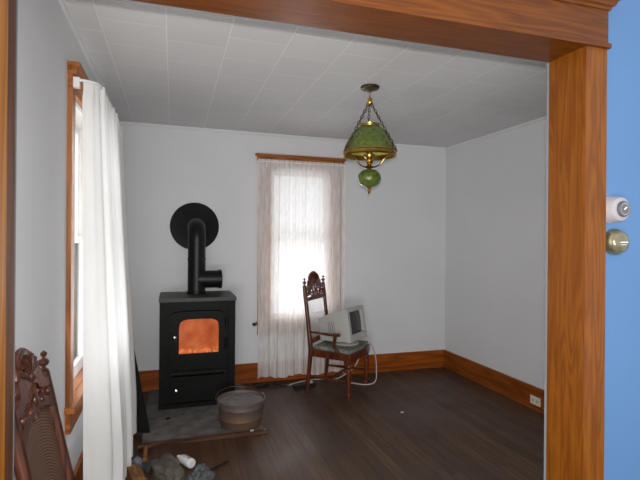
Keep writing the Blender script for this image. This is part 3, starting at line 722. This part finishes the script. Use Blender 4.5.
# ------------------------------------------------------------------ CRT monitor on the armchair
mn = thing('computer_monitor', 'old beige tube computer monitor with dark screen sitting on the armchair', 'monitor', (1.675, 4.130, 0.434), math.radians(-47))
tilt = Matrix.Translation((0, 0, 0.05)) @ Matrix.Rotation(math.radians(-9), 4, 'Y')
def tl(bm):
    for v in bm.verts: v.co = tilt @ v.co
    return bm
w2, h0, h1 = 0.178, 0.0, 0.305
bm = bmesh.new()
op = [(-0.138, 0.062), (0.138, 0.062), (0.138, 0.272), (-0.138, 0.272)]; ot = [(-w2, h0), (w2, h0), (w2, h1), (-w2, h1)]
V = {}
for d in (0.0, 0.045):
    for nm, ring in (('i', op), ('o', ot)): V[nm, d] = [bm.verts.new((d - 0.03, a, b)) for a, b in ring]
for i in range(4):
    j = (i + 1) % 4
    bm.faces.new((V['i', .045][i], V['i', .045][j], V['o', .045][j], V['o', .045][i])); bm.faces.new((V['o', 0][i], V['o', 0][j], V['o', .045][j], V['o', .045][i]))
    bm.faces.new((V['i', 0][i], V['i', 0][j], V['i', .045][j], V['i', .045][i])); bm.faces.new((V['i', 0][i], V['i', 0][j], V['o', 0][j], V['o', 0][i]))
bz = obj('bezel', tl(bm), M['crt'], mn, bevel=0.006)
bm = bmesh.new(); n = 8; g = []
for i in range(n + 1):
    g.append([bm.verts.new((-0.003 - 0.016 * ((2 * i / n - 1) ** 2 + (2 * j / n - 1) ** 2) * 0.5, -0.139 + 0.278 * i / n, 0.061 + 0.212 * j / n)) for j in range(n + 1)])
for i in range(n):
    for j in range(n): bm.faces.new((g[i][j], g[i + 1][j], g[i + 1][j + 1], g[i][j + 1]))
o = obj('screen', tl(bm), M['screen'], mn, smooth=True); o['label'] = 'dark curved screen'
for k, (yy, rr) in enumerate(((0.11, 0.008), (0.08, 0.005), (0.06, 0.005))):
    bm = bmesh.new(); lathe(bm, [(rr, 0.014), (rr, 0.019)], 10, (0, yy, 0.03), 'X'); obj('control_button', tl(bm), M['crt'], mn)
# rear housing tapering back
bm = bmesh.new(); secs = [(-0.03, 0.170, 0.012, 0.298), (-0.13, 0.165, 0.014, 0.292), (-0.20, 0.150, 0.02, 0.275), (-0.34, 0.115, 0.035, 0.235)]; prev = None
for x, w, za, zb in secs:
    ring = [bm.verts.new((x, a, b)) for a, b in ((-w, za), (w, za), (w, zb), (-w, zb))]
    if prev:
        for i in range(4): bm.faces.new((prev[i], prev[(i + 1) % 4], ring[(i + 1) % 4], ring[i]))
    else: bm.faces.new(ring[::-1])
    prev = ring
bm.faces.new(prev)
hs = obj('rear_housing', tl(bm), M['crt'], mn, bevel=0.012, seg=3, smooth=True)
for k in range(7):
    x = -0.15 - 0.022 * k
    for sd in (-1, 1):
        w = 0.161 - 0.05 * max(0, abs(x) - 0.2) / 0.14 - 0.012 * min(1, max(0, abs(x) - 0.13) / 0.07)
        bm = bmesh.new(); box(bm, (x - 0.005, sd * w - 0.004, 0.09), (x + 0.005, sd * w + 0.004, 0.20)); obj('vent_slot', tl(bm), M['vent'], hs)
bm = bmesh.new(); lathe(bm, [(0.125, 0.0), (0.13, 0.006), (0.13, 0.014), (0.115, 0.022), (0.075, 0.026), (0.07, 0.062)], 28, (-0.13, 0, 0)); obj('pedestal', bm, M['crt'], mn, smooth=True)

# ------------------------------------------------------------------ cords
bm = bmesh.new(); tube(bm, spline([(1.72, 4.33, 0.44), (1.80, 4.30, 0.452), (1.868, 4.26, 0.40), (1.915, 4.26, 0.27), (1.93, 4.27, 0.12), (1.905, 4.25, 0.03), (1.82, 4.26, 0.007), (1.72, 4.33, 0.007), (1.62, 4.42, 0.007)], 7), 0.0062, 8)
tag(obj('monitor_cord', bm, M['cordwhite'], smooth=True), 'pale monitor cord hanging over the front edge of the armchair seat', 'cord')
bm = bmesh.new(); tube(bm, spline([(1.80, 4.36, 0.355), (1.80, 4.42, 0.22), (1.76, 4.46, 0.12), (1.68, 4.50, 0.05), (1.60, 4.53, 0.007), (1.44, 4.56, 0.007), (1.30, 4.555, 0.007), (1.16, 4.50, 0.007), (1.11, 4.47, 0.007), (1.07, 4.44, 0.007)], 7), 0.0062, 8)
tag(obj('grey_cable', bm, M['cordwhite'], smooth=True), 'pale grey cable trailing along the floor behind the armchair legs', 'cord')
bm = bmesh.new()
pts = []
for k in range(70):
    q = k / 69; pts.append((0.75 + 0.30 * q + 0.04 * math.sin(q * 21), 4.50 + 0.055 * math.sin(q * 17 + 1), 0.008 + 0.006 * (1 + math.sin(q * 13))))
tube(bm, pts, 0.008, 8)
tag(obj('extension_cord', bm, M['black'], smooth=True), 'tangled black cord on the floor below the back window curtain', 'cord')
pw = thing('power_strip', 'small black power strip on the floor by the armchair back leg', 'power strip', (1.22, 4.36, 0), math.radians(8))
bm = bmesh.new(); box(bm, (-0.11, -0.025, 0.001), (0.11, 0.025, 0.038)); obj('housing', bm, M['black'], pw, bevel=0.006)
bm = bmesh.new(); box(bm, (0.04, -0.015, 0.038), (0.075, 0.015, 0.056)); obj('plug', bm, M['cordwhite'], pw, bevel=0.004)

# ------------------------------------------------------------------ hanging lamp
lx, ly = 1.284, 2.985; zc = ceil_z(lx, ly)
lp = thing('hanging_lamp', 'green glass and brass hanging lamp on chains from the tiled ceiling', 'lamp', (lx, ly, 0))
bm = bmesh.new(); lathe(bm, [(0.064, zc - 0.0005), (0.066, zc - 0.008), (0.060, zc - 0.018), (0.03, zc - 0.026), (0.012, zc - 0.03), (0.010, zc - 0.040)], 28); obj('canopy', bm, M['darkbrass'], lp, smooth=True)
bm = bmesh.new()
tube(bm, [(0, 0, zc - 0.035), (0, 0, 2.395)], 0.004, 8)
lathe(bm, [(0.004, 2.345), (0.012, 2.35), (0.022, 2.362), (0.024, 2.37), (0.012, 2.378), (0.008, 2.384), (0.017, 2.39), (0.016, 2.398), (0.005, 2.405)], 16); obj('hanger_ornament', bm, M['brass'], lp, smooth=True)
def chain(bm, a, b, link=0.030, r=0.0028):
    a, b = Vector(a), Vector(b); d = (b - a); n = int(d.length / (link * 0.78)); d.normalize()
    s = d.cross(Vector((0.3, 0.2, 1))).normalized(); w = d.cross(s)
    for k in range(n):
        c = a + (b - a) * ((k + 0.5) / n); ss = s if k % 2 else w
        tube(bm, [c + d * (link / 2 * math.cos(q)) + ss * (0.0075 * math.sin(q)) for q in [2 * PI * i / 10 for i in range(11)]], r, 5)
SR, SZ = 0.181, 2.015
for a in (72.7, -47.3, -167.3):
    a = math.radians(a); bm = bmesh.new(); chain(bm, (0.012 * math.cos(a), 0.012 * math.sin(a), 2.36), ((SR + 0.020) * math.cos(a), (SR + 0.020) * math.sin(a), SZ + 0.005)); obj('chain', bm, M['darkbrass'], lp, smooth=True)
# shade: outer green glass, brass fitter, brass rim
outer = [(0.070, 2.205), (0.082, 2.196), (0.105, 2.172), (0.132, 2.138), (0.154, 2.100), (0.170, 2.062), (0.178, 2.036)]
innr = [(r - 0.004, z) for r, z in outer[::-1]]
bm = bmesh.new(); lathe(bm, outer, 40, cap=False)
for v in bm.verts:       # moulded pattern in the glass
    a = math.atan2(v.co.y, v.co.x); k = 1 + 0.018 * math.sin(a * 12) * math.sin((v.co.z - 2.03) * 40); v.co.x *= k; v.co.y *= k
sh = obj('shade', bm, M['glassgreen'], lp, smooth=True)
bm = bmesh.new(); lathe(bm, innr, 40, cap=False); o = obj('shade_lining', bm, M['shadein'], sh, smooth=True)
bm = bmesh.new(); lathe(bm, [(0.066, 2.200), (0.073, 2.200), (0.074, 2.206), (0.070, 2.212), (0.072, 2.220), (0.066, 2.222)], 32, cap=False); obj('fitter_ring', bm, M['brass'], sh, smooth=True)
bm = bmesh.new(); lathe(bm, [(0.174, 2.036), (0.182, 2.038), (0.185, 2.030), (0.181, 2.024), (0.184, 2.016), (0.186, 2.006), (0.181, 2.000), (0.174, 2.002), (0.174, 2.036)], 48, cap=False); obj('shade_rim', bm, M['brass'], lp, smooth=True)
# burner stack, chimney, arms, font
bm = bmesh.new(); lathe(bm, [(0.012, 1.915), (0.030, 1.922), (0.018, 1.932), (0.014, 1.945), (0.026, 1.955), (0.030, 1.970), (0.018, 1.982), (0.036, 1.995), (0.038, 2.010), (0.022, 2.020), (0.022, 2.035)], 24); obj('burner', bm, M['brass'], lp, smooth=True)
bm = bmesh.new(); lathe(bm, [(0.022, 2.03), (0.034, 2.06), (0.030, 2.09), (0.022, 2.13), (0.020, 2.18)], 20, cap=False); obj('glass_chimney', bm, M['chimney'], lp, smooth=True)
for k in range(3):
    a = math.radians(-47.3 + 120 * k); bm = bmesh.new()
    tube(bm, spline([(r * math.cos(a), r * math.sin(a), z) for r, z in ((0.015, 1.93), (0.04, 1.925), (0.08, 1.940), (0.11, 1.975), (0.145, 1.995), (0.176, 2.003))], 5), 0.0055, 8); obj('bracket_arm', bm, M['brass'], lp, smooth=True)
bm = bmesh.new(); fp = [(0.018, 1.912)]
for k in range(1, 14):
    q = PI * k / 14; fp.append((0.012 + 0.068 * math.sin(q) ** 0.9, 1.850 + 0.060 * math.cos(q)))
fp.append((0.014, 1.787)); lathe(bm, fp, 36)
for v in bm.verts:
    a = math.atan2(v.co.y, v.co.x); k = 1 + 0.02 * math.sin(a * 10); v.co.x *= k; v.co.y *= k
obj('font', bm, M['glassgreen'], lp, smooth=True)
bm = bmesh.new(); lathe(bm, [(0.016, 1.790), (0.018, 1.784), (0.009, 1.776), (0.007, 1.768), (0.011, 1.760), (0.008, 1.750), (0.002, 1.742)], 16); obj('finial', bm, M['brass'], lp, smooth=True)

# ------------------------------------------------------------------ wall fittings on the blue wall
BW = YF + 0.022
th = thing('wall_thermostat', 'white round dial on the blue wall beside the oak doorway', 'thermostat', (1.547, BW, 1.543))
bm = bmesh.new(); lathe(bm, [(0.050, 0), (0.050, -0.006), (0.048, -0.008), (0.046, -0.038), (0.042, -0.048), (0.028, -0.054)], 36, axis='Y'); obj('housing', bm, mat('pale_lilac_plastic', (0.36, 0.34, 0.36), 0.4, 0, 0.03), th, smooth=True)
bm = bmesh.new(); lathe(bm, [(0.029, -0.048), (0.029, -0.058), (0.026, -0.063), (0.008, -0.064)], 28, axis='Y'); dl = obj('dial', bm, M['dial'], th, smooth=True); dl['label'] = 'grey dial face'
bm = bmesh.new()
for k in range(20):
    a = 2 * PI * k / 20; tube(bm, [(0.018 * math.cos(a), -0.0632, 0.018 * math.sin(a)), (0.022 * math.cos(a), -0.0632, 0.022 * math.sin(a))], 0.0007, 5)
tube(bm, [(-0.006, -0.065, -0.003), (0.004, -0.066, 0.006)], 0.0025, 6); obj('dial_marks', bm, M['white'], dl)
tb = thing('wall_thermostat', 'brass coloured round thermostat under the white dial on the blue wall', 'thermostat', (1.563, BW, 1.424))
bm = bmesh.new(); lathe(bm, [(0.049, 0), (0.049, -0.010), (0.046, -0.022), (0.041, -0.030)], 36, axis='Y'); obj('housing', bm, M['brass'] if False else mat('pale_brass', (0.42, 0.36, 0.22), 0.3, 0.9, 0.15, 20), tb, smooth=True)
bm = bmesh.new(); lathe(bm, [(0.041, -0.029), (0.038, -0.036), (0.027, -0.044), (0.010, -0.047)], 32, axis='Y'); c_ = obj('cover', bm, mat('olive_grey_cover', (0.22, 0.20, 0.13), 0.22, 0.4, 0.2, 30), tb, smooth=True)
bm = bmesh.new(); box(bm, (-0.016, -0.0475, -0.003), (0.018, -0.044, 0.001)); box(bm, (-0.014, -0.0475, -0.011), (0.012, -0.0435, -0.009)); obj('temperature_scale', bm, M['white'], c_)

# outlet on the right baseboard
ou_ = thing('wall_outlet', 'ivory electrical outlet set in the brown baseboard of the right wall', 'outlet', (R - 0.02, 3.250, 0.075))
bm = bmesh.new(); box(bm, (-0.006, -0.057, -0.035), (0.0, 0.057, 0.035)); pt = obj('cover_plate', bm, M['offwhite'], ou_, bevel=0.003)
for s in (-1, 1):
    bm = bmesh.new(); lathe(bm, [(0.016, -0.006), (0.016, -0.0085), (0.012, -0.009)], 18, (0, s * 0.024, 0), 'X'); k_ = obj('socket', bm, mat('ivory_socket', (0.55, 0.52, 0.43), 0.4), pt)
    bm = bmesh.new()
    for q in (-1, 1): box(bm, (-0.0098, s * 0.024 + q * 0.005 - 0.001, -0.004), (-0.0085, s * 0.024 + q * 0.005 + 0.001, 0.005))
    obj('slots', bm, M['black'], k_)
# black tieback hook by the back window
hk = thing('tieback_hook', 'small black hook on the back wall left of the back window curtain', 'hook', (0.775, D, 0.575))
bm = bmesh.new(); lathe(bm, [(0.016, 0), (0.016, -0.006), (0.006, -0.010), (0.006, -0.028), (0.013, -0.032), (0.015, -0.040), (0.008, -0.046)], 16, axis='Y'); obj('knob', bm, M['black'], hk, smooth=True)

# ------------------------------------------------------------------ clutter in front of the hearth
def crumple(name, label, cat, loc, size, m, seed, rz=0.0, group=None, sub=3, amp=0.35, flat=True):
    bm = bmesh.new(); bmesh.ops.create_icosphere(bm, subdivisions=sub, radius=1.0)
    for v in bm.verts:
        p = v.co.copy(); n1 = noise.noise(p * 1.3 + Vector((seed, 0, 0))); n2 = noise.noise(p * 3.1 + Vector((0, seed, 0))); n3 = abs(noise.noise(p * 5.5 + Vector((0, 0, seed))))
        v.co = p * (1 + amp * n1 + amp * 0.55 * n2 - amp * 0.8 * n3)
    zmin = min(v.co.z for v in bm.verts)
    for v in bm.verts:
        if v.co.z < -0.45: v.co.z = -0.45 + 0.02 * noise.noise(v.co * 4)
    zmin = min(v.co.z for v in bm.verts)
    for v in bm.verts: v.co = Vector((v.co.x * size[0], v.co.y * size[1], (v.co.z - zmin) * size[2]))
    o = obj(name, bm, m); o.location = loc; o.rotation_euler = (0, 0, rz); return tag(o, label, cat, group)
crumple('crumpled_bag', 'large grey-brown crumpled paper bag on the floor left of the white bottle', 'paper', (-0.02, 2.96, 0.001), (0.088, 0.15, 0.07), M['paper_tan'], 3.1, 0.3)
crumple('crumpled_newspaper', 'dark crumpled printed newspaper just in front of the white bottle', 'paper', (0.165, 2.862, 0.001), (0.064, 0.065, 0.055), M['paper_blue'], 8.3, 0.2, amp=0.5)
crumple('crumpled_newspaper', 'small pale grey crumpled newspaper on the floor against the long curtain hem', 'paper', (-0.205, 3.13, 0.001), (0.034, 0.045, 0.042), M['paper_grey'], 5.7, 0.5, amp=0.5)
crumple('dark_rag', 'dark slate coloured rag between the orange wood chunk and paper bag', 'rag', (-0.138, 3.075, 0.001), (0.022, 0.07, 0.04), M['rag'], 11.2, -0.1, amp=0.4)
# split firewood chunk
bm = bmesh.new(); prism(bm, [(-0.048, 0), (0.045, 0.004), (0.038, 0.045), (0.004, 0.068), (-0.035, 0.050)], -0.085, 0.085, 'XZ')
bmesh.ops.subdivide_edges(bm, edges=bm.edges[:], cuts=3, use_grid_fill=True)
for v in bm.verts: v.co += Vector((noise.noise(v.co * 30), noise.noise(v.co * 25 + Vector((5, 0, 0))), max(0, noise.noise(v.co * 28 + Vector((0, 9, 0)))))) * 0.006
o = obj('firewood_chunk', bm, M['orangewood']); o.location = (-0.195, 2.94, 0.001); o.rotation_euler = (0, 0, 0.25)
tag(o, 'orange-brown split wood chunk at the foot of the long curtain', 'firewood')
# hammer lying on the floor
hm = thing('hammer', 'short orange wooden handled hammer on the floor in front of the hearth strip', 'hammer', (-0.165, 3.235, 0.0))
bm = bmesh.new(); tube(bm, [(0, 0.115, 0.024), (0, 0.06, 0.022), (0.002, 0.0, 0.019), (0.003, -0.06, 0.017)], [0.011, 0.014, 0.016, 0.017], 10); obj('handle', bm, M['orangewood'], hm, smooth=True)
bm = bmesh.new(); tube(bm, [(-0.052, 0.128, 0.025), (-0.036, 0.128, 0.025), (-0.030, 0.128, 0.025), (0.025, 0.128, 0.025), (0.05, 0.128, 0.027)], [0.020, 0.020, 0.015, 0.017, 0.008], 10); obj('head', bm, M['rustwood'], hm, smooth=True)
# white bottle lying down: axis from base to cap
bt = thing('plastic_bottle', 'white plastic bottle with faded printing lying on the floor by the papers', 'bottle', (0.122, 3.005, 0.031), 0)
bt.scale = (0.84,) * 3
bt.rotation_euler = (0, 0, math.radians(122))
bm = bmesh.new(); lathe(bm, [(0.028, 0.0), (0.034, 0.006), (0.035, 0.015), (0.035, 0.115), (0.032, 0.128), (0.022, 0.142), (0.014, 0.150), (0.013, 0.156)], 28, axis='X'); bo = obj('body', bm, M['white'], bt, smooth=True)
bm = bmesh.new(); lathe(bm, [(0.015, 0.155), (0.0155, 0.158), (0.0145, 0.178), (0.007, 0.184), (0.006, 0.196), (0.003, 0.198)], 18, axis='X'); obj('cap', bm, M['white'], bt, smooth=True)
bm = bmesh.new()
def patch(x0, x1, a0, a1, r=0.0354):
    n = 6; g = []
    for i in range(n + 1):
        a = math.radians(a0 + (a1 - a0) * i / n); g.append((bm.verts.new((x0, r * math.cos(a), r * math.sin(a))), bm.verts.new((x1, r * math.cos(a), r * math.sin(a)))))
    for i in range(n): bm.faces.new((g[i][0], g[i + 1][0], g[i + 1][1], g[i][1]))
patch(0.032, 0.052, 70, 125); patch(0.058, 0.064, 80, 135)
obj('red_print', bm, M['red'], bo)['label'] = 'faded red print'
bm = bmesh.new()
for k in range(5): patch(0.075 + 0.009 * k, 0.079 + 0.009 * k, 62 + 5 * (k % 2), 128 - 9 * (k % 3))
obj('grey_print', bm, M['grey'], bo)
# poker on the floor
pk = thing('fire_poker', 'black iron poker lying on the floor right of the crumpled newspaper', 'poker', (0.255, 2.965, 0.009))
a = math.radians(38); d = Vector((math.cos(a), math.sin(a), 0))
bm = bmesh.new(); tube(bm, [-d * 0.05, d * 0.075], 0.006, 8); obj('shaft', bm, M['black'], pk, smooth=True)
bm = bmesh.new(); tube(bm, [d * 0.072, d * 0.085, d * 0.105, d * 0.115], [0.007, 0.0085, 0.0085, 0.005], 8); obj('grip', bm, M['black'], pk, smooth=True)
# scraps
def chip(label, loc, s, m, cat, name, rz):
    bm = bmesh.new(); prism(bm, [(-s, -s * 0.5), (s * 0.7, -s * 0.6), (s, s * 0.2), (0.1 * s, s * 0.7), (-s * 0.8, s * 0.4)], 0, s * 0.35, 'XY')
    for v in bm.verts: v.co.z += 0.3 * s * max(0, noise.noise(v.co * 60))
    o = obj(name, bm, m); o.location = loc; o.rotation_euler = (0, 0, rz); tag(o, label, cat)
chip('tiny white paper scrap alone on the bare floor right of the armchair', (1.815, 3.50, 0.001), 0.016, M['scrap'], 'paper scrap', 'paper_scrap', 0.4)
chip('small pale wood chip on the hearth at the right foot of the bucket', (0.560, 3.425, 0.023), 0.015, M['scrap'], 'wood chip', 'wood_chip', 0.2)
chip('whitish scrap at the right end of the hearth edge strip', (0.655, 3.42, 0.023), 0.017, M['ash'], 'wood chip', 'wood_chip', 1.2)
chip('dark cinder on the hearth pad left of the bucket near the stove corner', (-0.03, 3.86, 0.0135), 0.02, M['black'], 'cinder', 'cinder', 0.9)

# ------------------------------------------------------------------ light
w = bpy.data.worlds.new('overcast'); bpy.context.scene.world = w; w.use_nodes = True
nt = w.node_tree; nt.nodes.clear()
wo = nt.nodes.new('ShaderNodeOutputWorld'); bg = nt.nodes.new('ShaderNodeBackground'); nt.links.new(bg.outputs[0], wo.inputs[0])
bg.inputs['Color'].default_value = (0.93, 0.97, 1.0, 1); bg.inputs['Strength'].default_value = 1.0
def area(name, loc, rot, sx, sy, power, color=(1, 1, 1)):
    l = bpy.data.lights.new(name, 'AREA'); l.shape = 'RECTANGLE'; l.size = sx; l.size_y = sy; l.energy = power; l.color = color
    o = bpy.data.objects.new(name, l); col.objects.link(o); o.location = loc; o.rotation_euler = rot; return o
area('sky_light_back', ((WB[0] + WB[1]) / 2, D + 0.9, 2.15), (math.radians(-75), 0, 0), 1.7, 1.7, 27, (0.95, 0.98, 1))
area('sky_light_left', (L - 0.9, (WL[0] + WL[1]) / 2, 1.9), (0, math.radians(-75), 0), 1.8, 1.6, 70, (0.95, 0.98, 1))
fl = bpy.data.lights.new('camera_flash', 'AREA'); fl.shape = 'RECTANGLE'; fl.size = 0.05; fl.size_y = 0.03; fl.energy = 46; fl.color = (1, 0.97, 0.93)
fo = bpy.data.objects.new('camera_flash', fl); col.objects.link(fo)
area('front_fill', (-0.45, -1.0, 0.55), (math.radians(122), 0, math.radians(-33)), 1.2, 0.7, 49, (1, 0.98, 0.96))  # added unseen fill behind the camera, aimed up at walls and ceiling
area('low_fill_back', ((WB[0] + WB[1]) / 2, D + 0.8, 0.74), (math.radians(-110), 0, 0), 1.6, 1.25, 66, (0.97, 0.98, 1))  # added low fill outside the back window, lifts ceiling and lower pane
area('low_fill_left', (L - 0.8, (WL[0] + WL[1]) / 2, 0.45), (0, math.radians(-118), 0), 0.8, 1.4, 70, (0.97, 0.98, 1))  # added low fill outside the left window, brightens ceiling and right wall
# ------------------------------------------------------------------ camera
f, yaw, roll = 469.55, 0.3028, 0.0078
cam = bpy.data.cameras.new('camera'); cam.sensor_width = 36; cam.lens = f * 36 / 640; cam.clip_start = 0.02
co = bpy.data.objects.new('camera', cam); col.objects.link(co)
F_ = Vector((math.sin(yaw), math.cos(yaw), 0)); R_ = Vector((math.cos(yaw), -math.sin(yaw), 0)); U_ = Vector((0, 0, 1))
Rr = R_ * math.cos(roll) + U_ * math.sin(roll); Ur = U_ * math.cos(roll) - R_ * math.sin(roll)
mw = Matrix(((Rr.x, Ur.x, -F_.x, 0), (Rr.y, Ur.y, -F_.y, 0), (Rr.z, Ur.z, -F_.z, CAM_H), (0, 0, 0, 1)))
co.matrix_world = mw
fo.matrix_world = Matrix.Translation((0.0, 0.0, 0.06)) @ mw
sc = bpy.context.scene; sc.camera = co
sc.view_settings.view_transform = 'Standard'; sc.view_settings.look = 'None'; sc.view_settings.exposure = 0.0
